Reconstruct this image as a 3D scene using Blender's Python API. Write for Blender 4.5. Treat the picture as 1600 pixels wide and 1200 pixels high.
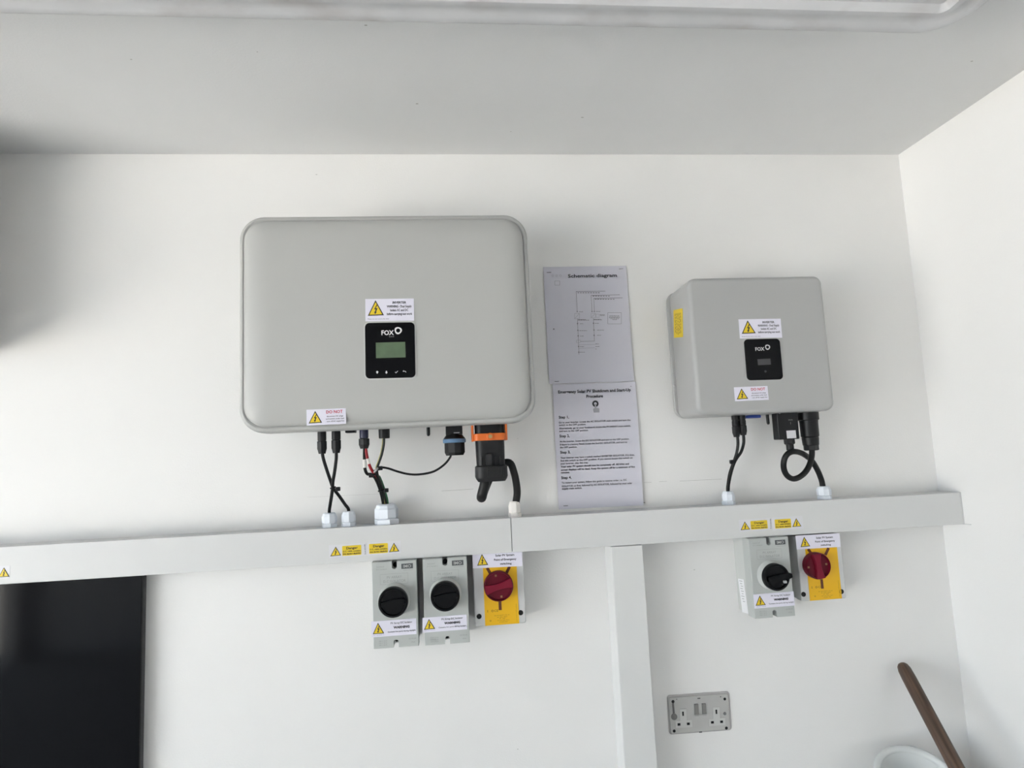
import bpy, bmesh, math, random
from mathutils import Vector, Matrix
random.seed(7)
for o in list(bpy.data.objects): bpy.data.objects.remove(o, do_unlink=True)
SC = bpy.context.scene
COL = SC.collection

# ------------------------------------------------------------------ camera
H = 1.55                      # eye height above the garage floor
CD = 1.505                    # distance of the lens from the back wall
FPX = 980.0                   # focal length in pixels of the 1600 px frame
YAW, PIT, ROL = math.radians(5.745), math.radians(6.31), math.radians(-2.674)
_F = Vector((math.sin(YAW)*math.cos(PIT), math.cos(YAW)*math.cos(PIT), math.sin(PIT)))
_R0 = Vector((math.cos(YAW), -math.sin(YAW), 0)); _U0 = _R0.cross(_F)
_R = math.cos(ROL)*_R0 + math.sin(ROL)*_U0
_U = -math.sin(ROL)*_R0 + math.cos(ROL)*_U0
CAM = Vector((0, -CD, H))
cd = bpy.data.cameras.new('camera'); cam = bpy.data.objects.new('camera', cd); COL.objects.link(cam)
cd.sensor_width = 36; cd.lens = FPX/1600*36; cd.clip_start = 0.02
cam.matrix_world = Matrix(((_R.x, _U.x, -_F.x, CAM.x), (_R.y, _U.y, -_F.y, CAM.y), (_R.z, _U.z, -_F.z, CAM.z), (0, 0, 0, 1)))
SC.camera = cam

# ------------------------------------------------------------------ daylight and exposure
w = bpy.data.worlds.new('overcast_sky'); SC.world = w; w.use_nodes = True
bg = w.node_tree.nodes['Background']; bg.inputs[0].default_value = (0.70, 0.85, 1.0, 1); bg.inputs[1].default_value = 0.62
sd = bpy.data.lights.new('sun', 'SUN'); sd.energy = 14; sd.angle = math.radians(.6); sd.color = (1, .95, .885)
sun = bpy.data.objects.new('sun', sd); COL.objects.link(sun); sun.location = (-4, 6, 8)
sun.rotation_euler = Vector((-.35, -1.0, -1.9)).to_track_quat('-Z', 'Y').to_euler()   # over the roof, away from both doorways
SC.view_settings.view_transform = 'Standard'; SC.view_settings.look = 'None'
SC.view_settings.gamma = 1; SC.view_settings.use_curve_mapping = False
SC.view_settings.exposure = 3.06

# ------------------------------------------------------------------ pixel -> place
def ray(px, py): return _F + _R*((px-800)/FPX) - _U*((py-600)/FPX)
def P(px, py, Y=0.0):                       # point on the upright plane Y metres from the back wall
    d = ray(px, py); return CAM + d*((CD+Y)/d.y)
def PX(px, py, X):                          # point on an upright plane facing sideways
    d = ray(px, py); return CAM + d*(X/d.x)

# ------------------------------------------------------------------ materials
MATS = {}
def mat(name, col, rough=0.5, metal=0.0, spec=0.5, noise=0.0, nscale=40, bump=0.0, bscale=200, coat=0.0):
    if name in MATS: return MATS[name]
    m = bpy.data.materials.new(name); m.use_nodes = True; nt = m.node_tree
    b = nt.nodes['Principled BSDF']
    b.inputs['Base Color'].default_value = (*col, 1); b.inputs['Roughness'].default_value = rough
    b.inputs['Metallic'].default_value = metal; b.inputs['Specular IOR Level'].default_value = spec
    b.inputs['Coat Weight'].default_value = coat
    tc = nt.nodes.new('ShaderNodeTexCoord')
    if noise:
        n = nt.nodes.new('ShaderNodeTexNoise'); n.inputs['Scale'].default_value = nscale; n.inputs['Detail'].default_value = 5
        nt.links.new(tc.outputs['Object'], n.inputs['Vector'])
        mr = nt.nodes.new('ShaderNodeMapRange'); mr.inputs['From Min'].default_value = .25; mr.inputs['From Max'].default_value = .75
        mr.inputs['To Min'].default_value = 1-noise; mr.inputs['To Max'].default_value = 1+noise*.5
        nt.links.new(n.outputs['Fac'], mr.inputs['Value'])
        mx = nt.nodes.new('ShaderNodeVectorMath'); mx.operation = 'SCALE'; mx.inputs[0].default_value = col
        nt.links.new(mr.outputs['Result'], mx.inputs['Scale']); nt.links.new(mx.outputs['Vector'], b.inputs['Base Color'])
    if bump:
        n2 = nt.nodes.new('ShaderNodeTexNoise'); n2.inputs['Scale'].default_value = bscale; n2.inputs['Detail'].default_value = 3
        nt.links.new(tc.outputs['Object'], n2.inputs['Vector'])
        bp = nt.nodes.new('ShaderNodeBump'); bp.inputs['Strength'].default_value = bump; bp.inputs['Distance'].default_value = .002
        nt.links.new(n2.outputs['Fac'], bp.inputs['Height']); nt.links.new(bp.outputs['Normal'], b.inputs['Normal'])
    MATS[name] = m; return m

def specks(m, scale, thresh, dark, stain=None):
    """scatter small dents, scuffs and (optionally) brown stains with shapes of their own"""
    nt = m.node_tree; b = nt.nodes['Principled BSDF']; tc = nt.nodes.new('ShaderNodeTexCoord')
    src = b.inputs['Base Color'].links[0].from_socket if b.inputs['Base Color'].links else None
    mp = nt.nodes.new('ShaderNodeMapping'); mp.inputs['Scale'].default_value = (1, 1.7, 2.6)
    nt.links.new(tc.outputs['Object'], mp.inputs['Vector'])
    v = nt.nodes.new('ShaderNodeTexVoronoi'); v.inputs['Scale'].default_value = scale; v.inputs['Randomness'].default_value = 1
    nt.links.new(mp.outputs['Vector'], v.inputs['Vector'])
    lt = nt.nodes.new('ShaderNodeMath'); lt.operation = 'LESS_THAN'; lt.inputs[1].default_value = thresh
    nt.links.new(v.outputs['Distance'], lt.inputs[0])
    mx = nt.nodes.new('ShaderNodeMix'); mx.data_type = 'RGBA'
    nt.links.new(lt.outputs[0], mx.inputs['Factor'])
    if src: nt.links.new(src, mx.inputs['A'])
    else: mx.inputs['A'].default_value = b.inputs['Base Color'].default_value
    mx.inputs['B'].default_value = (*dark, 1); out = mx.outputs['Result']
    if stain:
        n = nt.nodes.new('ShaderNodeTexNoise'); n.inputs['Scale'].default_value = 7; n.inputs['Detail'].default_value = 6
        nt.links.new(mp.outputs['Vector'], n.inputs['Vector'])
        mr = nt.nodes.new('ShaderNodeMapRange'); mr.inputs['From Min'].default_value = .52; mr.inputs['From Max'].default_value = .75
        mr.inputs['To Max'].default_value = .55
        nt.links.new(n.outputs['Fac'], mr.inputs['Value'])
        m2 = nt.nodes.new('ShaderNodeMix'); m2.data_type = 'RGBA'; nt.links.new(mr.outputs['Result'], m2.inputs['Factor'])
        nt.links.new(out, m2.inputs['A']); m2.inputs['B'].default_value = (*stain, 1); out = m2.outputs['Result']
    nt.links.new(out, b.inputs['Base Color'])

M_wall = mat('white_wall_paint', (.83, .82, .805), .6, noise=.025, nscale=3, bump=.12, bscale=260); specks(M_wall, 7, .016, (.5, .49, .47))
M_wallr = mat('white_wall_paint_smooth_lit', (.86, .85, .835), .6, noise=.02, nscale=2, bump=.08, bscale=260)  # paler than the back wall: right wall's stronger light put into the colour
M_ceil = mat('ceiling_paint', (.75, .75, .75), .7, noise=.03, nscale=4, bump=.15, bscale=240); specks(M_ceil, 9, .03, (.42, .41, .39))
M_trim = mat('white_gloss_trim', (.70, .70, .69), .35, noise=.02, nscale=6)
M_floor = mat('concrete_floor', (.38, .375, .365), .8, noise=.15, nscale=6, bump=.3, bscale=60)
M_drive = mat('driveway', (.36, .355, .34), .85, noise=.2, nscale=5, bump=.4, bscale=80)
M_door = mat('garage_door_skin', (.62, .62, .63), .35, noise=.07, nscale=9); specks(M_door, 13, .035, (.22, .16, .13), (.36, .31, .29))
M_trunk = mat('white_pvc', (.66, .66, .655), .4, noise=.015, nscale=8)
M_inv = mat('inverter_grey_paint', (.46, .46, .445), .42, noise=.01, nscale=8, bump=.06, bscale=900)
M_inv2 = mat('small_inverter_grey_paint', (.41, .41, .405), .33, noise=.01, nscale=8, bump=.06, bscale=900)
M_fin = mat('cast_aluminium', (.45, .46, .45), .5, .3)
M_blackgloss = mat('black_glass', (.004, .004, .005), .06, spec=.12)
M_blackpl = mat('black_plastic', (.008, .008, .009), .42, spec=.28, bump=.05, bscale=600)
M_cable = mat('black_rubber', (.007, .007, .007), .45, spec=.3)
M_darkpl = mat('dark_grey_plastic', (.018, .018, .019), .45, spec=.3)
M_navy = mat('navy_plastic', (.012, .014, .05), .4)
M_blue = mat('blue_plastic', (.02, .05, .28), .45)
M_bluering = mat('steel_blue_rubber', (.10, .20, .34), .5)
M_orange = mat('orange_plastic', (.75, .16, .02), .45)
M_red = mat('red_cable', (.32, .008, .015), .45)
M_sleeve = mat('white_sleeve', (.72, .70, .66), .5)
M_green = mat('green_cable', (.02, .13, .05), .45)
M_yel = mat('yellow_cable', (.55, .45, .05), .45)
M_steel = mat('steel', (.5, .5, .5), .3, .9)
M_gland = mat('cool_white_nylon', (.78, .82, .88), .4)
M_glandw = mat('warm_white_nylon', (.86, .82, .78), .4)
M_paper = mat('white_paper', (.62, .61, .68), .75, noise=.015, nscale=12)
M_stick = mat('sticker_white', (.78, .76, .86), .4)
M_ink = mat('ink_black', (.02, .02, .024), .6)
M_inkg = mat('ink_grey', (.16, .16, .18), .6)
M_inkf = mat('ink_faint_grey', (.30, .305, .30), .6)
M_inkred = mat('ink_red', (.55, .02, .06), .6)
M_warn = mat('warning_yellow', (.80, .58, .02), .45)
M_amber = mat('amber_plate', (.83, .47, .005), .45)
M_lcd = mat('green_lcd', (.11, .165, .095), .25, noise=.12, nscale=50)
M_lcdg = mat('grey_lcd', (.06, .06, .065), .25)
M_white = mat('print_white', (.8, .8, .8), .5)
M_iso = mat('isolator_grey', (.47, .49, .475), .45, bump=.05, bscale=700)
M_isob = mat('isolator_base_grey', (.56, .57, .55), .45)
M_knob = mat('knob_black', (.004, .004, .0045), .42, spec=.16)
M_kred = mat('knob_red', (.125, .003, .015), .45, spec=.25)
M_slot = mat('slot_brown', (.12, .03, .01), .6)
M_hole = mat('hole_black', (.004, .004, .004), .8)
M_sock = mat('socket_plastic', (.47, .465, .45), .45, noise=.04, nscale=60)
M_sockg = mat('socket_switch_grey', (.20, .195, .185), .5)
M_bin = mat('white_bin_plastic', (.72, .74, .73), .35)
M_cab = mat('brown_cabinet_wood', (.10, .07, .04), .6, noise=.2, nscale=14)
def wood():
    m = mat('dark_stained_wood', (.13, .075, .045), .42); nt = m.node_tree; b = nt.nodes['Principled BSDF']
    tc = nt.nodes.new('ShaderNodeTexCoord'); mp = nt.nodes.new('ShaderNodeMapping'); mp.inputs['Scale'].default_value = (110, 110, 7)
    n = nt.nodes.new('ShaderNodeTexNoise'); n.inputs['Scale'].default_value = 1; n.inputs['Detail'].default_value = 6
    cr = nt.nodes.new('ShaderNodeValToRGB'); cr.color_ramp.elements[0].position = .3; cr.color_ramp.elements[1].position = .75
    cr.color_ramp.elements[0].color = (.04, .022, .014, 1); cr.color_ramp.elements[1].color = (.15, .088, .055, 1)
    nt.links.new(tc.outputs['Object'], mp.inputs[0]); nt.links.new(mp.outputs[0], n.inputs['Vector'])
    nt.links.new(n.outputs['Fac'], cr.inputs[0]); nt.links.new(cr.outputs[0], b.inputs['Base Color']); return m
M_wood = wood()

# ------------------------------------------------------------------ object helpers
ORG = {}
def thing(name, label, cat, loc, group=None):
    o = bpy.data.objects.new(name, None); COL.objects.link(o); o.location = loc
    o.empty_display_size = .05; o['label'] = label; o['category'] = cat
    if group: o['group'] = group
    ORG[o] = Vector(loc); return o
def obj(name, bm, m, parent=None, label=None, kind=None, sharp=35, flat=False):
    """one mesh object; the bmesh is in world space and is moved into the frame of its thing"""
    me = bpy.data.meshes.new(name)
    org = ORG[parent] if parent else Vector((0, 0, 0))
    bmesh.ops.translate(bm, verts=bm.verts, vec=-org)
    bmesh.ops.recalc_face_normals(bm, faces=bm.faces) if not flat else None
    bm.to_mesh(me); bm.free()
    for mm in (m if isinstance(m, (list, tuple)) else [m]): me.materials.append(mm)
    if not flat and sharp:
        for p in me.polygons: p.use_smooth = True
        me.set_sharp_from_angle(angle=math.radians(sharp))
    o = bpy.data.objects.new(name, me); COL.objects.link(o)
    if not flat and sharp:
        wn = o.modifiers.new('weighted_normals', 'WEIGHTED_NORMAL'); wn.keep_sharp = True
    if parent: o.parent = parent
    ORG[o] = org
    if label: o['label'] = label
    if kind: o['kind'] = kind
    return o
def tag(o, label, cat, group=None):
    o['label'] = label; o['category'] = cat
    if group: o['group'] = group
    return o

def box(bm, x0, x1, y0, y1, z0, z1, bev=0.0, seg=2):
    vs = [bm.verts.new(c) for c in ((x0,y0,z0),(x1,y0,z0),(x1,y1,z0),(x0,y1,z0),(x0,y0,z1),(x1,y0,z1),(x1,y1,z1),(x0,y1,z1))]
    fs = [bm.faces.new([vs[i] for i in f]) for f in ((0,3,2,1),(4,5,6,7),(0,1,5,4),(1,2,6,5),(2,3,7,6),(3,0,4,7))]
    if bev:
        es = {e for f in fs for e in f.edges}
        bmesh.ops.bevel(bm, geom=list(es), offset=bev, segments=seg, affect='EDGES', profile=.5)
    return bm
def B(*a, **k): return box(bmesh.new(), *a, **k)
def rr(w, h, r, n=6):
    """rounded rectangle outline, centred, counter-clockwise"""
    r = max(min(r, w/2-1e-5, h/2-1e-5), 1e-5); out = []
    for cx, cz, a0 in ((w/2-r, h/2-r, 0), (-w/2+r, h/2-r, 90), (-w/2+r, -h/2+r, 180), (w/2-r, -h/2+r, 270)):
        for i in range(n+1):
            a = math.radians(a0+90*i/n); out.append((cx+r*math.cos(a), cz+r*math.sin(a)))
    return out
def loft(bm, rings, cap0=True, cap1=True):
    R = [[bm.verts.new(p) for p in ring] for ring in rings]; n = len(R[0])
    for a, b in zip(R, R[1:]):
        for i in range(n): bm.faces.new((a[i], a[(i+1) % n], b[(i+1) % n], b[i]))
    if cap0: bm.faces.new(R[0][::-1])
    if cap1: bm.faces.new(R[-1])
    return bm
def rprism(bm, cx, cz, w, h, r, prof, n=6, mapf=None, cap0=True):
    """rounded-rect solid; prof = [(y, inset), ...] from the back to the front"""
    rings = []
    for y, ins in prof:
        pts = rr(w-2*ins, h-2*ins, max(r-ins, .0005), n)
        rings.append([(mapf(cx+a, cz+b, y) if mapf else (cx+a, y, cz+b)) for a, b in pts])
    return loft(bm, rings, cap0)
def lathe(bm, o, axis, prof, seg=20, phase=0.0):
    """prof = [(distance along axis, radius), ...]"""
    ax = Vector(axis).normalized(); t = Vector((1, 0, 0)) if abs(ax.x) < .8 else Vector((0, 0, 1))
    a = ax.cross(t).normalized(); b = ax.cross(a); o = Vector(o)
    rings = [[o+ax*d+(a*math.cos(phase+2*math.pi*i/seg)+b*math.sin(phase+2*math.pi*i/seg))*max(r, 1e-5) for i in range(seg)] for d, r in prof]
    return loft(bm, rings)
def smooth_path(pts, n=6):
    pts = [Vector(p) for p in pts]; out = []
    ext = [2*pts[0]-pts[1]]+pts+[2*pts[-1]-pts[-2]]
    for i in range(1, len(ext)-2):
        p0, p1, p2, p3 = ext[i-1:i+3]
        for k in range(n):
            t = k/n
            out.append(.5*((2*p1)+(p2-p0)*t+(2*p0-5*p1+4*p2-p3)*t*t+(3*p1-p0-3*p2+p3)*t**3))
    out.append(pts[-1]); return out
def tube(bm, pts, r, seg=10, n=6, split=False, smooth=True):
    pp = smooth_path(pts, n) if smooth else [Vector(p) for p in pts]
    tan = [(pp[min(i+1, len(pp)-1)]-pp[max(i-1, 0)]).normalized() for i in range(len(pp))]
    a = tan[0].cross(Vector((0, 1, 0)))
    if a.length < .1: a = tan[0].cross(Vector((1, 0, 0)))
    a.normalize(); rings = []
    for i, p in enumerate(pp):
        a = (a-tan[i]*a.dot(tan[i])).normalized(); b = tan[i].cross(a)
        rad = r(i/(len(pp)-1)) if callable(r) else r
        rings.append([p+(a*math.cos(2*math.pi*k/seg)+b*math.sin(2*math.pi*k/seg))*rad for k in range(seg)])
    loft(bm, rings)
    if split:
        bm.faces.ensure_lookup_table(); nf = (len(rings)-1)*seg
        for i, f in enumerate(bm.faces[:nf]): f.material_index = 1 if (i % seg) in (4, 5, 6) else 0
    return bm
def path(*pts): return [P(*p) for p in pts]
def cable(name, label, pts, r, m=None, parent=None, group=None, seg=10, **k):
    o = obj(name, tube(bmesh.new(), path(*pts), r, seg, **k), m or M_cable, parent, sharp=60)
    if not parent: tag(o, label, 'cable', group)
    return o

# a flat frame on a surface: top-left, top-right, bottom-left corners
class Fr:
    def __init__(s, tl, tr, bl):
        s.o = tl; s.U = tr-tl; s.w = s.U.length; s.U.normalize()
        V = bl-tl; V = V-s.U*V.dot(s.U); s.h = V.length; s.V = V.normalized(); s.N = s.V.cross(s.U)
    def pt(s, u, v, off=0.0): return s.o+s.U*(u*s.w)+s.V*(v*s.h)+s.N*off
    def mm(s, a, b, off=0.0): return s.o+s.U*a+s.V*b+s.N*off
    def of(s, p): d = p-s.o; return d.dot(s.U)/s.w, d.dot(s.V)/s.h      # world point -> (u, v)
def frame(tl, tr, bl, Y): return Fr(P(*tl, Y), P(*tr, Y), P(*bl, Y))
def plate(bm, fr, t=.0004, base=0.0, u0=0, v0=0, u1=1, v1=1, r=0.0):
    w, h = (u1-u0)*fr.w, (v1-v0)*fr.h; cx, cy = (u0+u1)/2*fr.w, (v0+v1)/2*fr.h
    pts = rr(w, h, r, 4) if r else [(w/2, h/2), (-w/2, h/2), (-w/2, -h/2), (w/2, -h/2)]
    return loft(bm, [[fr.mm(cx+a, cy-b, base) for a, b in pts], [fr.mm(cx+a, cy-b, base+t) for a, b in pts]])
def poly(bm, fr, uv, off, mi=0):
    f = bm.faces.new([bm.verts.new(fr.pt(u, v, off)) for u, v in uv]); f.normal_update()
    if f.normal.dot(fr.N) < 0: f.normal_flip()
    f.material_index = mi; return f
def stroke(bm, fr, uv0, uv1, wid, off, mi=0):
    a, b = fr.pt(*uv0, off), fr.pt(*uv1, off); d = b-a
    if d.length < 1e-6: return
    n = d.cross(fr.N).normalized()*(wid/2)
    f = bm.faces.new([bm.verts.new(p) for p in (a-n, b-n, b+n, a+n)]); f.normal_update()
    if f.normal.dot(fr.N) < 0: f.normal_flip()
    f.material_index = mi
def ringshape(bm, fr, u, v, ro, ri, off, mi=0, seg=20, sq=1.0):
    c = fr.pt(u, v, off); O, I = [], []
    for i in range(seg):
        a = 2*math.pi*i/seg; k = 1+.06*math.cos(3*a+.9)*sq
        d = fr.U*math.cos(a)+fr.V*math.sin(a); O.append(bm.verts.new(c+d*ro*k)); I.append(bm.verts.new(c+d*ri) if ri else None)
    if ri:
        for i in range(seg):
            j = (i+1) % seg; f = bm.faces.new((O[i], O[j], I[j], I[i])); f.normal_update()
            if f.normal.dot(fr.N) < 0: f.normal_flip()
            f.material_index = mi
    else:
        f = bm.faces.new(O); f.normal_update()
        if f.normal.dot(fr.N) < 0: f.normal_flip()
        f.material_index = mi
_TC = {}
def glyphs(s, bold):
    if (s, bold) in _TC: return _TC[(s, bold)]
    cu = bpy.data.curves.new('t', 'FONT'); cu.body = s; cu.resolution_u = 2; cu.offset = bold
    o = bpy.data.objects.new('t', cu); COL.objects.link(o)
    dg = bpy.context.evaluated_depsgraph_get(); me = bpy.data.meshes.new_from_object(o.evaluated_get(dg))
    vs = [(v.co.x, v.co.y) for v in me.vertices]; fs = [tuple(p.vertices) for p in me.polygons]
    bpy.data.objects.remove(o); bpy.data.curves.remove(cu); bpy.data.meshes.remove(me)
    _TC[(s, bold)] = (vs, fs); return vs, fs
def text(bm, fr, s, u0, u1, v, off=.0006, size=None, bold=0.0, mi=0, mapf=None):
    """lettering spanning u0..u1, vertically centred on v; size = letter size as a share of the frame height"""
    vs, fs = glyphs(s, bold)
    if not vs: return
    x0 = min(p[0] for p in vs); x1 = max(p[0] for p in vs)
    sx = (u1-u0)*fr.w/(x1-x0); sy = size*fr.h if size else sx
    V = []
    for x, y in vs:
        p = fr.mm(u0*fr.w+(x-x0)*sx, v*fr.h-(y-.32)*sy, off)
        if mapf: p = mapf(p)
        V.append(bm.verts.new(p))
    for f in fs:
        try:
            q = bm.faces.new([V[i] for i in f]); q.normal_update()
            if q.normal.dot(fr.N) < 0: q.normal_flip()
            q.material_index = mi
        except ValueError: pass

BOLT = [(.56,.30),(.40,.60),(.50,.60),(.44,.76),(.40,.74),(.45,.92),(.56,.78),(.52,.77),(.62,.52),(.50,.53),(.63,.30)]
def triangle(bm, a, b, c, fr, off):
    """black-edged yellow warning triangle with a lightning bolt: apex a, base b, c in frame uv; slots 0 black, 1 yellow"""
    poly(bm, fr, [a, b, c], off, 0)
    cx = [(a[i]+b[i]+c[i])/3 for i in (0, 1)]; k = .80
    poly(bm, fr, [(cx[0]+(q[0]-cx[0])*k, cx[1]+(q[1]-cx[1])*k) for q in (a, b, c)], off+.0002, 1)
    def bl(s, t):
        L = [b[i]+(c[i]-b[i])*s for i in (0, 1)]; m = [(b[i]+c[i])/2 for i in (0, 1)]
        return tuple(L[i]+(a[i]-m[i])*(1-t) for i in (0, 1))
    poly(bm, fr, [bl(s, t) for s, t in BOLT], off+.0004, 0)
def sticker(parent, fr, kind, thick=.0004):
    st = obj('warning_sticker', plate(bmesh.new(), fr, thick), M_stick, parent, sharp=0)
    bt, bl, br = bmesh.new(), bmesh.new(), bmesh.new(); o = thick+.0004
    if kind == 'inverter':
        triangle(bt, (.21, .06), (.05, .76), (.38, .74), fr, o)
        for s, u0, u1, v, b in (('INVERTER', .56, .84, .18, .02), ('WARNING - Dual Supply', .44, .95, .35, .02),
                                ('Isolate AC and DC', .51, .88, .52, .02), ('before carrying out work', .44, .96, .69, .02)):
            text(bl, fr, s, u0, u1, v, o, .15, b)
        text(bl, fr, 'Please do not remove this label', .05, .48, .90, o, .07)
    elif kind == 'donot':
        triangle(bt, (.22, .10), (.05, .88), (.39, .86), fr, o)
        text(br, fr, 'DO NOT', .50, .92, .21, o, .27, .02)
        for s, u0, u1, v in (('disconnect DC plugs', .51, .93, .48), ('and sockets under load', .49, .95, .64), ('- turn off AC supply first', .49, .96, .80)):
            text(bl, fr, s, u0, u1, v, o, .12, .012)
        obj('red_lettering', br, M_inkred, st, flat=True)
    elif kind == 'pv':
        triangle(bt, (.15, .10), (.03, .80), (.28, .80), fr, o)
        text(bl, fr, 'PV Array DC Isolator', .43, .91, .20, o, .17, .01)
        text(bl, fr, 'WARNING', .49, .85, .48, o, .20, .05)
        text(bl, fr, 'Contains live parts during daylight', .36, .98, .74, o, .12, .012)
        text(bl, fr, 'Do not remove', .05, .28, .88, o, .05)
    elif kind == 'emergency':
        triangle(bt, (.19, .10), (.09, .84), (.31, .82), fr, o)
        text(bl, fr, 'Solar PV System', .46, .84, .25, o, .19, .02)
        text(bl, fr, 'Point of Emergency', .43, .88, .52, o, .19, .02)
        text(bl, fr, 'switching', .55, .78, .79, o, .18, .02)
    obj('warning_triangle', bt, [M_ink, M_warn], st, flat=True)
    obj('lettering', bl, M_ink, st, flat=True)
    return st

# ================================================================== THE ROOM
XW, ZC = 1.2275, H+.752            # right wall, ceiling
XL, YF = -3.7, -4.6              # left wall, garage opening
def struct(name, bm, m, parent=None): return obj(name, bm, m, parent, kind='structure', sharp=0)
wb = struct('wall_back', B(XL-.12, XW+.12, 0, .12, -.1, ZC+.1), M_wall)
struct('wall_right', B(XW, XW+.12, YF, 0, -.1, ZC+.1), M_wallr)
lw = bmesh.new()                                                      # left wall with a wide doorway to the daylight
box(lw, XL-.12, XL, YF, -4.4, -.1, ZC+.1); box(lw, XL-.12, XL, -.9, 0, -.1, ZC+.1); box(lw, XL-.12, XL, -4.4, -.9, H+.62, ZC+.1)
struct('wall_left', lw, M_wallr)
struct('ceiling', B(XL, XW, YF, 0, ZC, ZC+.1), M_ceil)
struct('floor', B(XL, XW, YF, 0, -.1, 0), M_floor)
fw = bmesh.new()                                                      # wall behind the photographer
box(fw, XL-.12, XW+.12, YF-.2, YF, H+.56, ZC+.1); box(fw, XL-.12, XW+.12, YF-.2, YF, -.1, H+.56)
struct('wall_front', fw, M_wallr)
struct('ground', B(-18, 14, -18, 6, -.12, -.1005), M_drive)
struct('trim_1', B(.3545, .4285, -.066, 0, 0, H-.2225, bev=.002), M_trim)   # boxed-in vertical batten under the trunking
# hairline joint between the wall boards, open here and there
for pts in (((690, 767), (700, 766.6), (740, 764)), ((1006, 754), (1018, 753.4)), ((1030, 752.6), (1042, 752)), ((1062, 751.6), (1128, 748.5)), ((480, 777), (600, 771.5))):
    s = bmesh.new(); wid = .0003 if pts[0][0] != 480 else .00012
    tube(s, [P(x, y, 0) for x, y in pts], wid, 6, 2)
    obj('board_joint', s, mat('joint_grey', (.40, .39, .37), .9), wb, sharp=0)  # the joint's own grey line colour

# ================================================================== GARAGE DOOR, open overhead
ZD = H+.68
gd = thing('garage_door', 'stained pale grey up-and-over garage door lying open under ceiling', 'garage door', (-1.26, -2.39, ZD))
DX0, DX1, DY0, DY1 = -3.4, .882, -4.2, -.572
mdoor = lambda a, b, d: (a, b, ZD+d)
b = rprism(bmesh.new(), (DX0+DX1)/2, (DY0+DY1)/2, DX1-DX0, DY1-DY0, .07,
           [(.04, .012), (.012, 0), (.004, .003), (0, .010), (0, .022), (.004, .026), (.0045, .040), (.0005, .045), (.0005, .056), (.011, .064), (.011, .10)], 8, mdoor)
obj('door_skin', b, M_door, gd, sharp=50)
for i in range(1, 9):
    y = DY1-.12-.25*i
    obj('stiffening_rib', B(DX0+.1, DX1-.1, y-.02, y+.02, ZD-.002, ZD+.015, bev=.004), M_door, gd)

# ================================================================== BLACK PANEL, ADDED SHADE CABINET
b = bmesh.new(); px0, px1 = -1.45, -.682
bp = thing('glass_panel', 'glossy black glass panel standing against wall under left trunking', 'panel', (-1.07, -.013, 0))
obj('backing', B(px0+.002, px1-.002, -.018, -.001, .01, H-.224), mat('panel_back', (.05, .05, .052), .5), bp)
obj('glass', B(px0, px1, -.026, -.018, .005, H-.2235, bev=.001), M_blackgloss, bp)
cb = thing('shade_cabinet', 'unseen brown wooden cabinet added beyond the left edge to cast dark shade', 'cabinet', (-1.36, -.17, H+.27))  # out of view, added to shade the upper left of the wall
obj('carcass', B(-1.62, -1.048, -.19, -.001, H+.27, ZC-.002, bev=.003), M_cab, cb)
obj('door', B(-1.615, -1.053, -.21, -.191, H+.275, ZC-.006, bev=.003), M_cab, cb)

# ================================================================== CABLE TRUNKING
TZ0, TZ1, TY = H-.220, H-.1455, -.070
XJ = P(799, 830, TY).x
def trunk(x0, x1, label):
    t = thing('cable_trunking', label, 'trunking', ((x0+x1)/2, -.035, TZ0), 'white trunking lengths')
    bm = bmesh.new()
    box(bm, x0, x1, -.0665, 0, TZ1-.003, TZ1); box(bm, x0, x1, -.0665, 0, TZ0, TZ0+.003); box(bm, x0, x1, -.003, 0, TZ0+.003, TZ1-.003)
    obj('trunking_base', bm, M_trunk, t)
    obj('trunking_lid', B(x0, x1, TY, -.0663, TZ0-.0008, TZ1+.0008, bev=.0012), M_trunk, t)
    return t
tL = trunk(-1.9, XJ-.0006, 'long white cable trunking left of the joint, above black panel')
tR = trunk(XJ+.0006, XW-.0015, 'white cable trunking right of the joint, ending at side wall')
obj('end_cap', B(XW-.0035, XW-.0005, TY-.001, 0, TZ0-.001, TZ1+.001), M_trunk, tR)
q = Vector((XW-.0006, TY, TZ0)); obj('sealant_bead', tube(bmesh.new(), [q+Vector((0, .004, 0)), q+Vector((0, -.010, 0)), q+Vector((0, -.020, .0006))], .0011, 6, 2), M_trunk, tR)
def trunk_sticker(parent, tri, yel, back, Y=TY-.0002):
    st = bmesh.new()
    fb = frame(*back, Y); s = obj('danger_sticker', plate(st, fb, .0003), mat('sticker_film', (.69, .685, .71), .35), parent, sharp=0)
    bt = bmesh.new(); triangle(bt, *[fb.of(P(*q, Y)) for q in tri], fb, .0007)
    obj('warning_triangle', bt, [M_ink, M_warn], s, flat=True)
    if yel:
        fy = frame(*yel, Y); obj('yellow_label', plate(bmesh.new(), fy, .0003, .0004, r=.0018), M_warn, s, sharp=0)
        bl = bmesh.new()
        text(bl, fy, 'Danger', .22, .82, .25, .0012, .34, .02); text(bl, fy, 'D.C. cable contains', .04, .96, .56, .0012, .20, .02)
        text(bl, fy, 'live during daylight', .04, .96, .82, .0012, .20, .03)
        obj('lettering', bl, M_ink, s, flat=True)
    return s
trunk_sticker(tL, ((524.7,854),(516,869.3),(533,867.6)), ((534.6,853.2),(564.3,851.2),(535.2,868.6)), ((514,852),(571.3,848.3),(515,872)))
trunk_sticker(tL, ((615.5,848),(607.8,862.8),(623.8,861.4)), ((576.6,850.1),(605.9,848.3),(577.2,865.4)), ((572.2,848.2),(626,844.6),(573,868)))
trunk_sticker(tR, ((1163.5,814.8),(1157,828.3),(1171.8,827.2)), ((1172.2,814.2),(1198.3,812.4),(1172.8,827.6)), ((1154,812.5),(1204,809),(1155,831)))
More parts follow.
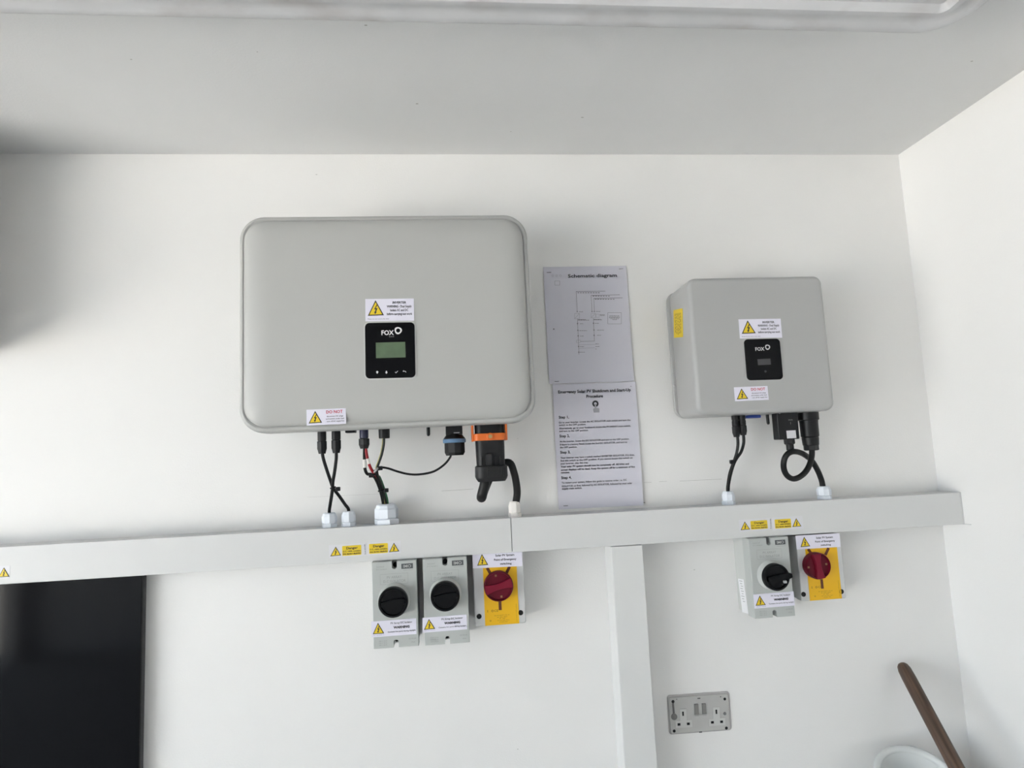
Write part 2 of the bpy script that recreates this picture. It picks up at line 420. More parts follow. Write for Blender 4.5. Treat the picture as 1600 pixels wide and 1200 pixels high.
trunk_sticker(tR, ((1243.8,809.5),(1237.8,823.3),(1252,822.3)), ((1210,811.8),(1235.2,810.2),(1210.8,826)), ((1205,808.8),(1253.5,805.6),(1206,829.2)))
trunk_sticker(tL, ((6.6,886.5),(-2.5,902),(15,901)), None, ((-40,886.4),(16,883.6),(-39.6,906)))
for (x0, y0, x1, y1), t in (((569.6, 850.5, 570.8, 866.5), tL), ((1203.4, 810.5, 1204.2, 826.5), tR)):   # upright small print between the stickers
    f = Fr(P(x1-1.8, y1, TY-.0011), P(x0-1.8, y0, TY-.0011), P(x1+1.8, y1, TY-.0011)); bl = bmesh.new()
    text(bl, f, 'Do not remove label', .02, .98, .5, .0006, .75, .02); obj('small_print', bl, M_inkg, t, flat=True)

# ================================================================== LARGE INVERTER
IX0, IX1, IZ0, IZ1, IY = -.4305, .183, H+.0645, H+.525, -.18
icx, icz, iw, ih = (IX0+IX1)/2, (IZ0+IZ1)/2, IX1-IX0, IZ1-IZ0
inv = thing('inverter', 'large pale grey solar inverter with green screen on wall', 'inverter', (icx, 0, IZ0), 'solar inverters')
b = rprism(bmesh.new(), icx, icz, iw-.05, ih-.044, .03, [(0, .004), (-.02, 0), (-.135, 0)], 6)
obj('rear_housing', b, M_fin, inv)
b = rprism(bmesh.new(), icx, icz, iw, ih, .052, [(-.125, .010), (-.130, .002), (-.138, 0), (IY+.010, 0), (IY+.003, .0025), (IY, .0065), (IY+.0005, .0095), (IY+.003, .0115)], 10)
obj('shell', b, M_inv, inv, sharp=60)
FY = IY-.016
b = rprism(bmesh.new(), icx, icz, iw-.0225, ih-.0225, .046,
           [(IY+.006, 0), (IY, .0002), (IY-.004, .002), (IY-.0075, .0065), (IY-.0108, .014), (IY-.0133, .024), (IY-.0152, .037), (FY, .052)], 10)
fc = obj('front_cover', b, M_inv, inv, sharp=60)
def display(parent, tl, tr, bl, Y, scr, fox, ring, ringr, lcd, ess):
    f = frame(tl, tr, bl, Y)
    rim = bmesh.new(); c = f.pt(.5, .5)
    rprism(rim, 0, 0, f.w+.0055, f.h+.0055, .0105, [(-.003, 0), (.0008, 0), (.0012, .0008)], 6, lambda a, bb, d: f.mm(f.w/2+a, f.h/2-bb, d))
    obj('display_bezel', rim, mat('bezel_light_grey', (.58, .58, .565), .4) if ess else mat('bezel_mid_grey', (.44, .44, .435), .4), parent)
    g = bmesh.new(); rprism(g, 0, 0, f.w, f.h, .009, [(-.002, 0), (.0022, 0), (.0028, .0007)], 6, lambda a, bb, d: f.mm(f.w/2+a, f.h/2-bb, d))
    d = obj('display_panel', g, M_blackgloss, parent, label='glossy black display panel')
    fs = frame(*scr, Y); obj('screen', plate(bmesh.new(), fs, .0004, .003), lcd, d, sharp=0)
    bl_ = bmesh.new(); fx = frame(*fox, Y); text(bl_, fx, 'FOX', 0, 1, .5, .0033, 1.2, .025)
    u, v = f.of(P(*ring, Y)); ringshape(bl_, f, u, v, ringr, ringr*.58, .0033)
    obj('logo', bl_, M_white if ess else mat('print_soft_white', (.55, .55, .55), .5), d, flat=True)
    if ess:
        e = bmesh.new(); u0, v0 = f.of(P(608.5, 526.5, Y)); u1, _ = f.of(P(616, 526, Y)); text(e, f, 'ESS', u0, u1, v0, .0033, .028); obj('logo_small', e, M_inkf, d, flat=True)
    return d, f
dp, df = display(inv, (570.5,505),(647.7,503.8),(572.2,591.8), FY, ((587.4,535.8),(633.3,534.6),(588.2,560)), ((596.2,516.4),(615.5,516),(596.4,525)), (622.3,516.9), .0076, M_lcd, True)
for i, (x, y) in enumerate(((589.7,582),(604,582),(619.5,581.4),(632.3,581.2))):        # up, down, tick, return keys
    k = bmesh.new(); u, v = df.of(P(x, y, FY)); s = .028
    if i == 0: poly(k, df, [(u, v-s), (u-s, v), (u+s, v)], .0033); poly(k, df, [(u-s*.4, v), (u-s*.4, v+s*.8), (u+s*.4, v+s*.8), (u+s*.4, v)], .0033)
    if i == 1: poly(k, df, [(u, v+s), (u-s, v), (u+s, v)], .0033); poly(k, df, [(u-s*.4, v-s*.9), (u-s*.4, v), (u+s*.4, v), (u+s*.4, v-s*.9)], .0033)
    if i == 2: stroke(k, df, (u-s, v), (u-s*.2, v+s*.7), .0009, .0033); stroke(k, df, (u-s*.3, v+s*.7), (u+s*1.1, v-s*.6), .0009, .0033)
    if i == 3: stroke(k, df, (u-s*1.1, v-s*.3), (u+s*.7, v-s*.3), .0010, .0033); stroke(k, df, (u+s*.6, v-s*.4), (u+s*1.1, v+s*.5), .0010, .0033); stroke(k, df, (u-s*1.2, v-s*.3), (u-s*.5, v-s*.8), .0009, .0033)
    obj('key_icon', k, M_white, dp, flat=True)
sticker(inv, frame((570.7,467.2),(646.6,466.4),(571.7,502.2), FY-.0002), 'inverter')
sticker(inv, frame((479,640.3),(540.3,637.6),(480.2,665), IY-.0135), 'donot', .001)
# fittings under and beside the case
q = P(669, 668, -.10); obj('antenna', lathe(bmesh.new(), (q.x, q.y, IZ0+.0215), (0, 0, -1), [(0, .0038), (.0355, .0038), (.0385, .0028), (.0395, .0008)], 12), M_blackpl, inv, label='short black stub antenna')
q = P(548, 676, -.09); obj('port_cover', B(q.x-.0105, q.x+.0105, -.10, -.075, q.z-.0005, IZ0+.0215, bev=.001), M_blackpl, inv)
q = P(834, 505, -.12); obj('switch_stub', lathe(bmesh.new(), (IX1-.03, -.10, q.z), (1, 0, 0), [(0, .006), (.0335, .006), (.0345, .005)], 14), M_darkpl, inv)

# ================================================================== SMALL INVERTER
SX0, SX1, SZ0, SZ1, SY = .555, .884, H+.0645, H+.3835, -.14
scx, scz, sw, sh = (SX0+SX1)/2, (SZ0+SZ1)/2, SX1-SX0, SZ1-SZ0
sv = thing('inverter', 'small grey box inverter with small dark display near side wall', 'inverter', (scx, 0, SZ0), 'solar inverters')
b = rprism(bmesh.new(), scx, scz, sw+.013, sh-.002, .026, [(-.004, .003), (-.006, .0005), (-.009, 0), (-.012, .0006), (-.0135, .003), (-.0135, .010)], 8)
obj('rear_flange', b, M_inv2, sv, sharp=50)
b = rprism(bmesh.new(), scx, scz, sw, sh, .020, [(-.0125, .0028), (-.016, .0012), (-.05, .0006), (SY+.012, 0), (SY+.006, .001), (SY+.002, .004), (SY, .010)], 8)
obj('case', b, M_inv2, sv, sharp=50)
obj('mounting_bracket', B(scx-.11, scx+.11, -.0045, 0, scz-.06, scz+.06), M_steel, sv)
q = PX(1054, 602, SX0-.006); obj('flange_screw', lathe(bmesh.new(), (SX0-.0035, -.013, q.z), (0, -1, 0), [(0, .003), (.003, .003), (.004, .002)], 10), M_steel, sv)
dp2, df2 = display(sv, (1161.5,530.6),(1217.5,529.3),(1166.5,594.6), SY, ((1182.4,561.6),(1202.6,560.6),(1183.2,571)), ((1178.8,543),(1193,542.4),(1179.2,549.2)), (1198.2,542.8), .0061, M_lcdg, False)
k = bmesh.new(); u, v = df2.of(P(1195, 580.6, SY)); ringshape(k, df2, u, v, .0028, 0, .0033, seg=14); obj('key_icon', k, M_lcdg, dp2, flat=True)
sticker(sv, frame((1153.7,499),(1219.6,497.9),(1157.3,529), SY-.0002), 'inverter')
sticker(sv, frame((1146.5,605.2),(1199,603),(1148.5,627), SY-.0002), 'donot')
fy = Fr(PX(1052.6, 484.6, SX0-.0001), PX(1066.4, 481.7, SX0-.0001), PX(1055.9, 527.7, SX0-.0001))
ys = obj('side_sticker', plate(bmesh.new(), fy, .0006, r=.003), M_warn, sv, label='yellow sticker on left flank', sharp=0)
bl = bmesh.new()
for i in range(5):                                               # upright rows of fine print, too small to read
    v = .14
    while v < .82:
        L = random.uniform(.06, .14); stroke(bl, fy, (.22+.15*i, v), (.22+.15*i, min(v+L, .9)), .0022, .0012); v += L+.03
obj('fine_print', bl, M_ink, ys, flat=True)
q = P(1199, 650, -.07); obj('antenna', lathe(bmesh.new(), (q.x, -.07, SZ0-.0003), (.02, 0, -1), [(0, .0036), (.0205, .0036), (.0235, .0024), (.0242, .001)], 12), M_blackpl, sv, label='short black stub antenna')
q0, q1 = P(1164, 654, -.06), P(1186.5, 653, -.06)
obj('connector_socket', B(q0.x, q1.x, -.07, -.05, q0.z, SZ0-.0003, bev=.002), M_blue, sv, label='blue connector socket')

# ================================================================== GLANDS on the trunking
def gland(px, ptop, wpx, label, m, dome=.35, Y=-.038):
    c = P(px, ptop, Y); r = (P(px+wpx/2, ptop, Y)-P(px-wpx/2, ptop, Y)).x/2; h = c.z-TZ1
    g = thing('cable_gland', label, 'cable gland', (c.x, Y, TZ1), 'glands along the trunking top')
    o = (c.x, Y, TZ1)
    obj('lock_nut', lathe(bmesh.new(), o, (0, 0, 1), [(0, r*1.04), (.0006, r*1.06), (h*.24, r*1.06), (h*.27, r*1.0)], 6, .35), m, g, sharp=30)
    obj('neck', lathe(bmesh.new(), o, (0, 0, 1), [(h*.22, r*.80), (h*.34, r*.80)], 20), m, g)
    obj('clamp_nut', lathe(bmesh.new(), o, (0, 0, 1), [(h*.30, r*.96), (h*.33, r*1.0), (h*.74, r*1.0), (h*.80, r*.93), (h*.80, r*.90), (h*.93, r*.84), (h, r*.68), (h, r*.42), (h*.9, r*.40)], 8, .2), m, g, sharp=30)
    return c
g1 = gland(514.5, 801, 23.5, 'white gland leftmost on trunking, holding one of two crossed cables', M_gland)
g2 = gland(544.5, 798.5, 22, 'white gland second from left on trunking, beside the leftmost', M_gland)
g3 = gland(603.5, 787, 37, 'widest white gland, holding the red, black and green bundle', M_gland)
g4 = gland(803.5, 783, 19.5, 'warm white gland above the trunking joint holding thick looped cable', M_glandw)
g5 = gland(1137, 767.5, 19, 'white gland under left cables of the small inverter', M_gland)
g6 = gland(1286.5, 759.5, 20, 'white gland rightmost on trunking, holding thick looped cable', M_gland)
GY = -.038

# ================================================================== CABLES, large inverter
def plug(parent, px, ytop, ysplit, ybot, w1, w2, Y, m1, m2, zt):
    """round push-fit connector: ribbed sleeve above, six-sided nut below"""
    a = P(px, ysplit, Y); c = P(px, ybot, Y); s = (P(px+1, ysplit, Y)-P(px, ysplit, Y)).x; x = (a.x+c.x)/2
    h1 = zt-a.z; h2 = a.z-c.z
    obj('connector_sleeve', lathe(bmesh.new(), (x, Y, zt), (0, 0, -1), [(0, w1*s/2), (h1*.35, w1*s/2), (h1*.38, w1*s*.46), (h1*.5, w1*s*.46), (h1*.53, w1*s/2), (h1*.95, w1*s/2), (h1, w1*s*.44)], 16), m1, parent)
    obj('connector_nut', lathe(bmesh.new(), (x, Y, a.z), (0, 0, -1), [(-.001, w1*s*.42), (.0012, w2*s*.5), (h2*.62, w2*s*.5), (h2*.72, w2*s*.45), (h2, w2*s*.36)], 10), m2, parent, sharp=25)
    return Vector((x, Y, c.z))
CY = -.10
def dc(label, px, ys, yb, pts, gpos):
    t = thing('solar_cable', label, 'cable', P(px, yb, CY), 'cables under the large inverter')
    plug(t, px, 675, ys, yb, 14, 15, CY, M_blackpl, M_blackpl, IZ0+.0215)
    obj('cord', tube(bmesh.new(), path(*pts)+[Vector((gpos.x, GY, gpos.z+.004)), Vector((gpos.x, GY, gpos.z-.012))], .0036, 10), M_cable, t)
dc('thin black cable from leftmost connector, crossing to the second gland', 503.2, 689, 709, [(503.4,707,CY),(505,716,CY+.002),(509.5,731,-.094),(516,750,-.086),(520.5,762,-.075),(530,775,-.06),(539,788,-.046)], g2)
dc('thin black cable from second connector, crossing to the leftmost gland', 525.4, 687.5, 708, [(525.4,706,CY),(525.2,718,CY+.002),(522.6,738,-.095),(520.2,752,-.089),(519.6,762,-.084),(518,775,-.068),(515.6,790,-.05)], g1)
def tie(px, py, Y, rpx, label, head=(8, 2), tilt=.25):
    c = P(px, py, Y); s = .0014*rpx/2; ring = []
    for i in range(17):
        a = 2*math.pi*i/16; ring.append(c+Vector((math.cos(a)*s, math.sin(a)*s*1.15, math.cos(a)*s*tilt)))
    t = thing('cable_tie', label, 'cable tie', c, 'black cable ties')
    obj('strap', tube(bmesh.new(), ring, .0021, 8, 2), M_blackpl, t)
    h = P(px+head[0], py+head[1], Y-.004)
    obj('tie_head', B(h.x-.005, h.x+.0045, h.y-.004, h.y+.004, h.z-.0045, h.z+.0045, bev=.0015), M_blackpl, t)
    return t
tie(520.3, 762, -.080, 6.5, 'black cable tie where the two leftmost cables cross')

# battery leads: navy connector, red and black leads with white sleeves
bt_ = thing('battery_cable', 'red and black lead pair hanging from navy connector', 'cable', P(569, 700, CY), 'cables under the large inverter')
plug(bt_, 569, 672, 685, 701, 14, 17, CY, M_navy, M_darkpl, IZ0+.0215)
obj('red_lead', tube(bmesh.new(), path((571.5,700,CY),(573,710,CY),(575.5,722,-.098),(579,731,-.095),(583,738,-.090),(590,752,-.078),(596,768,-.06),(601,786,GY-.002),(602,796,GY)), .0032, 10), M_red, bt_)
obj('black_lead', tube(bmesh.new(), path((569.3,700,CY),(569.2,712,CY+.002),(569.6,726,CY+.002),(570.8,735,-.096),(574,740.5,-.093),(580,741.5,-.089),(586,747,-.084),(592,760,-.072),(596.5,775,-.055),(599,788,GY-.004),(600,796,GY)), .0034, 10), M_cable, bt_)
obj('sleeve', tube(bmesh.new(), path((569.4,718,CY+.002),(569.7,724,CY+.002),(570.2,730.5,-.097)), .0041, 12), M_sleeve, bt_, label='white sleeve')
obj('sleeve', tube(bmesh.new(), path((574.2,716.5,-.099),(575.4,721,-.0982),(576.6,724.5,-.097)), .0038, 12), M_sleeve, bt_, label='white sleeve')
# earth lead from black cap
el = thing('earth_cable', 'yellow and green earth cable hanging from a black cap', 'cable', P(600, 686, CY), 'cables under the large inverter')
q = P(600.5, 685, CY); s = (P(601, 685, CY)-P(600, 685, CY)).x
obj('cap', lathe(bmesh.new(), (q.x, CY, IZ0+.0215), (0, 0, -1), [(0, 8.9*s), (.015, 8.9*s), (IZ0+.0215-q.z-.001, 8.6*s), (IZ0+.0215-q.z, 8*s), (IZ0+.0215-q.z, 3*s)], 20), M_blackpl, el)
obj('cord', tube(bmesh.new(), path((599.5,683,CY),(599,695,CY),(596,710,CY+.002),(591.5,723,CY+.004),(588.5,733,-.093),(590,744,-.088),(594.5,755,-.079),(599,770,-.062),(603,786,GY-.006),(603.5,796,GY)), .0034, 12, split=True), [mat('earth_black', (.012, .016, .012), .45), mat('earth_yellow', (.36, .30, .08), .45)], el, sharp=80)
obj('green_core', tube(bmesh.new(), path((592,744,-.080),(596,753,-.072),(600.5,766,-.060),(604.5,780,-.046),(605.5,792,GY)), .0030, 12), M_green, el)
# communication cable with blue ring
cm = thing('communication_cable', 'thin black cable sagging left from blue-ringed connector', 'cable', P(710, 712, CY), 'cables under the large inverter')
q = P(710, 690, CY); s = (P(711, 690, CY)-P(710, 690, CY)).x
zz = lambda y, x=710, Y=CY: P(x, y, Y).z
obj('connector_block', B(q.x-13*s, q.x+13*s, CY-.016, CY+.016, zz(680), IZ0+.0215, bev=.002), M_blackpl, cm)
obj('connector_shoulder', lathe(bmesh.new(), (q.x, CY, zz(678)), (0, 0, -1), [(0, 12.5*s), (zz(678)-zz(680), 13*s), (zz(678)-zz(685), 17*s), (zz(678)-zz(688), 17*s)], 20), M_blackpl, cm)
obj('seal_ring', lathe(bmesh.new(), (q.x, CY, zz(686)), (0, 0, -1), [(0, 17.4*s), (.001, 18*s), (zz(686)-zz(691), 18*s), (zz(686)-zz(692), 17.2*s)], 24), M_bluering, cm, label='steel blue seal ring')
obj('gland_nut', lathe(bmesh.new(), (q.x, CY, zz(691.5)), (0, 0, -1), [(0, 16*s), (.001, 16.4*s), (zz(691.5)-zz(707), 16.4*s), (zz(691.5)-zz(711.5), 14*s), (zz(691.5)-zz(711.5), 4*s)], 10), M_blackpl, cm, sharp=25)
q = P(716, 676, CY-.017); obj('white_mark', B(q.x-.010, q.x+.003, CY-.0166, CY-.0155, q.z-.001, q.z+.001), M_inkf, cm)
obj('cord', tube(bmesh.new(), path((705,709,CY),(703,715,CY),(694,726,CY+.004),(678,736.5,CY+.008),(658,741,CY+.012),(640,741,CY+.012),(622,737,CY+.008),(607,732,CY+.004),(596,730.5,CY),(589,733.5,-.098),(588,741,-.094),(592,752,-.085),(597,768,-.068),(600,786,-.044),(601,797,GY)), .0024, 10), M_cable, cm)
t = tie(588.5, 734.5, -.096, 7, 'black cable tie gathering leads above the thick bundle', head=(6, -3))
obj('label_band', tube(bmesh.new(), path((584.5,738,-.104),(587.5,735,-.108),(590,731.5,-.104)), .0022, 8), M_steel, t)
tie(596.5, 766, -.066, 9.5, 'black cable tie around the bundle just over widest gland', head=(7.5, 0))
tie(584, 742, -.090, 8, 'black cable tie at the top end of thick bundle', head=(-4, 1))

# AC plug with orange clamp
ac = thing('power_cable', 'big black plug with orange clamp and thick looping cable', 'cable', P(766, 752, CY), 'cables under the large inverter')
AY = -.095; q = P(765.5, 700, AY); s = (P(766, 700, AY)-P(765, 700, AY)).x; az = lambda y: P(765.5, y, AY).z
mv = lambda cx: (lambda a, bb, d: (cx+a, AY+bb, d))
b = rprism(bmesh.new(), 0, 0, 45*s, .052, .016, [(IZ0+.0215, 0), (az(690), 0), (az(727), .0012), (az(732), .002)], 6, mv(q.x))
obj('plug_housing', b, M_blackpl, ac)
b = bmesh.new()
for i in range(5): box(b, q.x+(-14+i*7)*s-.0012, q.x+(-14+i*7)*s+.0012, AY-.0285, AY-.024, az(727), az(714), bev=.0008)
obj('housing_ridges', b, M_blackpl, ac)
b = rprism(bmesh.new(), q.x-3*s, (az(708)+az(728))/2, 11*s, az(708)-az(728), .005, [(AY-.022, 0), (AY-.031, .0005), (AY-.033, .002)], 5)
obj('release_lever', b, M_darkpl, ac)
b = rprism(bmesh.new(), 0, 0, 50*s, .060, .018, [(az(727), .003), (az(729), .0005), (az(744), 0), (az(748), .002), (az(752), .006)], 6, mv(q.x+.4*s))
obj('collar', b, M_darkpl, ac)
b = bmesh.new()
for i in range(11): box(b, q.x+(-6+i*2.4)*s-.0008, q.x+(-6+i*2.4)*s+.0008, AY-.0315, AY-.028, az(745), az(731), bev=.0006)
obj('collar_knurling', b, M_darkpl, ac)
b = rprism(bmesh.new(), 0, 0, 49*s, .058, .010, [(az(688.5), .001), (az(688), 0), (az(678), 0), (az(677.5), .001)], 5, mv(q.x-.5*s))
cl = obj('clamp', b, M_orange, ac, label='orange clamp strap')
for sx, hw in ((-26.5, 1.6), (25.5, 1.6)):
    obj('clamp_arm', B(q.x+(sx-hw)*s, q.x+(sx+hw)*s, AY-.020, AY+.020, az(689), IZ0+.0215, bev=.001), M_orange, cl)
obj('clamp_lug', lathe(bmesh.new(), (q.x, AY-.028, az(682.5)), (0, -1, 0), [(0, 5.6*s), (.004, 5.6*s), (.005, 4.8*s)], 18), M_orange, cl)
obj('clamp_screw', lathe(bmesh.new(), (q.x, AY-.032, az(682.5)), (0, -1, 0), [(0, 3*s), (.0022, 3*s), (.0028, 2*s)], 14), mat('brass', (.45, .33, .15), .35, .8), cl)
obj('cord', tube(bmesh.new(), path((758,745,AY),(757,758,AY-.004),(753.5,772,AY),(752.5,777,AY+.016),(756,765,-.062),(766,744,-.050),(780,727,-.044),(796,723,-.040),(803,738,-.039),(807,757,-.038),(808,772,-.038),(806,786,GY),(805,796,GY)), lambda t_: .0113 if t_ < .36 else .0113-.0027*min(1, (t_-.36)/.2), 14), M_cable, ac)

# ================================================================== CABLES, small inverter
SYC = -.075
def dc2(label, px, ys, yb, pts):
    t = thing('solar_cable', label, 'cable', P(px, yb, SYC), 'cables under the small inverter')
    plug(t, px, 646, ys, yb, 10.5, 11.5, SYC, M_blackpl, M_blackpl, SZ0-.0003)
    obj('cord', tube(bmesh.new(), path(*pts)+[Vector((g5.x, GY, g5.z-.010))], .0035, 10), M_cable, t)
dc2('thin black cable from left connector under the small inverter', 1150.3, 666, 683, [(1152.4,681,SYC),(1153,694,SYC),(1151,708,-.072),(1147.5,719,-.068),(1144.5,727,-.064),(1140,741,-.052),(1137.2,758,-.040),(1136.6,765,GY)])
dc2('thin black cable from right connector under the small inverter', 1160.8, 664.5, 680, [(1161.6,678,SYC),(1162,692,SYC),(1158,706,-.074),(1151.5,715.5,-.072),(1146.5,725,-.070),(1142,740,-.058),(1138.6,757,-.044),(1138,766,GY)])
tie(1145.5, 723.5, -.067, 6, 'black cable tie on cable pair below the small inverter', head=(-2, -2))
# data logger stick
lg = thing('data_logger', 'black box logger with white label under the small inverter', 'logger', P(1232, 690, -.085))
LY = -.085; f = frame((1213.8,644.8),(1245.8,643.6),(1217.5,687), LY-.013)
b = bmesh.new(); rprism(b, 0, 0, f.w, f.h, .0025, [(-.026, .0005), (-.025, 0), (-.001, 0), (0, .001)], 4, lambda a, bb, d: f.mm(f.w/2+a, f.h/2-bb, d))
obj('body', b, M_blackpl, lg)
fl = frame((1228.6,673),(1243,672.2),(1229.6,685.2), LY-.0131); obj('label_sticker', plate(bmesh.new(), fl, .0004), mat('logger_label', (.66, .65, .68), .5), lg, label='blank white label', sharp=0)
bl = bmesh.new(); fm = frame((1231,655),(1240,654.7),(1231.4,664), LY-.0131)
text(bl, fm, 'WiFi', .05, .8, .15, .0004, .3); stroke(bl, fm, (.4, .5), (.4, .9), .0006, .0004); obj('marking', bl, M_inkf, lg, flat=True)
q = P(1233, 688, LY); s = (P(1234, 688, LY)-P(1233, 688, LY)).x; lz = lambda y: P(1233, y, LY).z
obj('gland_nut', lathe(bmesh.new(), (q.x, LY, lz(686)), (.03, 0, -1), [(0, 8*s), (lz(686)-lz(693), 8*s), (lz(686)-lz(694.5), 6.5*s)], 8), M_darkpl, lg, sharp=25)
obj('neck', lathe(bmesh.new(), (q.x+.0004, LY, lz(694)), (.03, 0, -1), [(0, 5.5*s), (lz(694)-lz(703), 5.5*s), (lz(694)-lz(704), 4*s)], 14), M_blackpl, lg)
q = P(1217, 644, LY-.014); obj('steel_disc', lathe(bmesh.new(), (q.x+.002, LY-.0125, q.z-.002), (0, -1, 0), [(0, .0025), (.0015, .0022)], 10), M_steel, lg)  # small steel disc at the logger's upper left corner
# AC plug of the small inverter
ap = thing('power_cable', 'round black plug with thick cable looped under small inverter', 'cable', P(1268, 704, -.08), 'cables under the small inverter')
PY = -.08; x0 = P(1263.5, 660, PY); x1 = P(1267.5, 700, PY); ax = (x1-x0); s = (P(1265, 670, PY)-P(1264, 670, PY)).x
top = x0-ax*((x0.z-SZ0+.0003)/ax.z*1.0); L = lambda y: ((P(1265, y, PY).z-top.z)/(x1.z-x0.z))*ax.length
obj('plug_collar', lathe(bmesh.new(), top, ax, [(0, 14.8*s), (L(656), 14.8*s), (L(657), 13.2*s), (L(659), 13.2*s)], 20), M_blackpl, ap)
obj('plug_barrel', lathe(bmesh.new(), top, ax, [(L(657), 13*s), (L(681), 12.7*s), (L(682), 12.3*s), (L(683.5), 11.4*s), (L(684), 12*s), (L(695.5), 11.2*s), (L(696.5), 10*s)], 20), M_blackpl, ap)
obj('plug_nut', lathe(bmesh.new(), top, ax, [(L(695), 10*s), (L(696), 10.8*s), (L(703), 10.8*s), (L(704), 9*s)], 8), M_darkpl, ap, sharp=25)
obj('cord', tube(bmesh.new(), path((1268.5,700,PY),(1268.5,712,PY),(1265,726,PY-.002),(1258,738,PY-.004),(1248,746,PY-.006),(1238,748,PY-.006),(1229,742,PY-.010),(1224.6,731,PY-.016),(1225.5,718,PY-.022),(1231,709,PY-.026),(1240,705.6,PY-.020),(1251,707.5,PY-.002),(1262,714,PY+.022),(1270,722,PY+.030),(1278,736,PY+.038),(1283.5,750,GY),(1285.5,760,GY),(1286.5,770,GY)), .0066, 14), M_cable, ap)

# ================================================================== ISOLATORS
IDY = -.085
def isolator(tl, tr, bl, knob, kr, label, st, kind, ang, side=None):
    f = frame(tl, tr, bl, IDY); f.U = Vector((1, 0, 0)); f.V = Vector((0, 0, -1)); f.N = Vector((0, -1, 0))
    c = f.pt(.5, .5); zt = min(f.o.z, TZ0-.0015); f.o.z = zt
    t = thing('isolator_switch', label, 'isolator', (c.x, 0, f.pt(.5, 1).z), 'grey rotary isolators under the trunking')
    cz = f.pt(.5, .5).z
    b = rprism(bmesh.new(), c.x, cz, f.w-.002, f.h-.002, .004, [(0, .001), (-.003, 0), (-.052, 0)], 4); obj('base', b, M_isob, t)
    # lid with screw notches cut out at the top and bottom centre
    out = []; w2, h2, nw, nh = f.w/2, f.h/2, .0055, .011
    nU = lambda sg: [(sg*nw, sg*h2)]+[(sg*nw*math.cos(a), sg*(h2-nh-nw*math.sin(a)*.9)) for a in [math.pi*i/8 for i in range(9)]]+[(-sg*nw, sg*h2)]
    out = [(w2, -h2), (w2, h2)]+nU(1)+[(-w2, h2), (-w2, -h2)]+nU(-1)
    out = [(c.x+a, cz+bb) for a, bb in out]
    k = lambda p, s_: (c.x+(p[0]-c.x)*(1-s_/w2), cz+(p[1]-cz)*(1-s_/h2))
    b = loft(bmesh.new(), [[(p[0], -.053, p[1]) for p in out], [(p[0], IDY+.001, p[1]) for p in out], [(k(p, .001)[0], IDY, k(p, .001)[1]) for p in out]])
    obj('lid', b, M_iso, t, sharp=30)
    for zz_ in (cz+h2-nh, cz-h2+nh):
        obj('lid_screw', lathe(bmesh.new(), (c.x, -.050, zz_), (0, -1, 0), [(0, .005), (.012, .005), (.013, .004)], 12), M_hole, t)
    # collar and black rotary knob
    kp = P(*knob, IDY-.030); r = kr
    obj('knob_collar', lathe(bmesh.new(), (kp.x, IDY-.0005, kp.z), (0, -1, 0), [(-.001, r*1.12), (.006, r*1.10), (.013, r*1.02), (.014, r*.98)], 36), M_isob, t)
    kb = obj('rotary_knob', lathe(bmesh.new(), (kp.x, IDY-.013, kp.z), (0, -1, 0), [(0, r*.97), (.002, r), (.014, r), (.017, r*.95), (.017, r*.84), (.013, r*.80)], 40), M_knob, t)
    g = bmesh.new(); L_ = r*(1.12 if side else .86)
    pts = [(-r*.78, -r*.16), (0, -r*.24), (L_*.8, -r*.20), (L_, -r*.13), (L_, r*.13), (L_*.8, r*.20), (0, r*.24), (-r*.78, r*.16)]
    ca, sa = math.cos(ang), math.sin(ang)
    ring = lambda y, s_: [(kp.x+(a*ca-bb*sa)*s_, y, kp.z+(a*sa+bb*ca)*s_) for a, bb in pts]
    loft(g, [ring(IDY-.024, 1), ring(IDY-.034, 1), ring(IDY-.036, .95)]); obj('grip', g, M_knob, kb, sharp=25)
    if side: obj('pointer', B(kp.x+r*.44, kp.x+r*.70, IDY-.0315, IDY-.026, kp.z-r*.46, kp.z-r*.24, bev=.0015), mat('pale_metal', (.6, .6, .58), .35, .5), kb)
    else: obj('pointer', B(kp.x-r*.74, kp.x-r*.58, IDY-.031, IDY-.026, kp.z-r*.06, kp.z+r*.10, bev=.001), M_darkpl, kb)
    # print on the lid
    bl_ = bmesh.new(); o_ = .0004
    lg_ = obj('logo_plate', plate(bmesh.new(), f, .0003, .0001, .66, .035, .92, .095), mat('logo_grey', (.09, .095, .10), .5), t, sharp=0)
    text(bl_, f, 'IMO', .70, .88, .066, .0008, .050, .012); obj('logo', bl_, mat('logo_white', (.50, .51, .50), .5), lg_, flat=True)
    b1, b2 = bmesh.new(), bmesh.new()
    text(b1, f, 'PV ARRAY', .33, .66, .185, o_, .042, .0); text(b1, f, 'D.C ISOLATOR', .25, .75, .232, o_, .042, .0)
    for a, c2 in (((.18, .145), (.80, .145)), ((.80, .145), (.80, .265)), ((.80, .265), (.18, .265)), ((.18, .265), (.18, .145))): stroke(b1, f, a, c2, .0004, o_)
    text(b1, f, 'Switched', .10, .27, .055, o_, .024); text(b1, f, 'D.C Isolator', .10, .34, .085, o_, .024)
    text(b1, f, 'www.imo.uk', .70, .92, .11, o_, .02)
    if kind == 0:
        for i, v in enumerate((.915, .938, .961)):
            text(b1, f, '500 V 32 A', .12, .30, v, o_, .02)
        text(b1, f, 'SI32-PEL64R', .78, .95, .91, o_, .022); text(b1, f, 'IP66', .84, .92, .95, o_, .02)
    o_p = obj('lid_print', b1, M_inkf, t, flat=True); o_p['kind'] = 'stuff'
    sticker(t, frame(*st, IDY-.0003), 'pv')
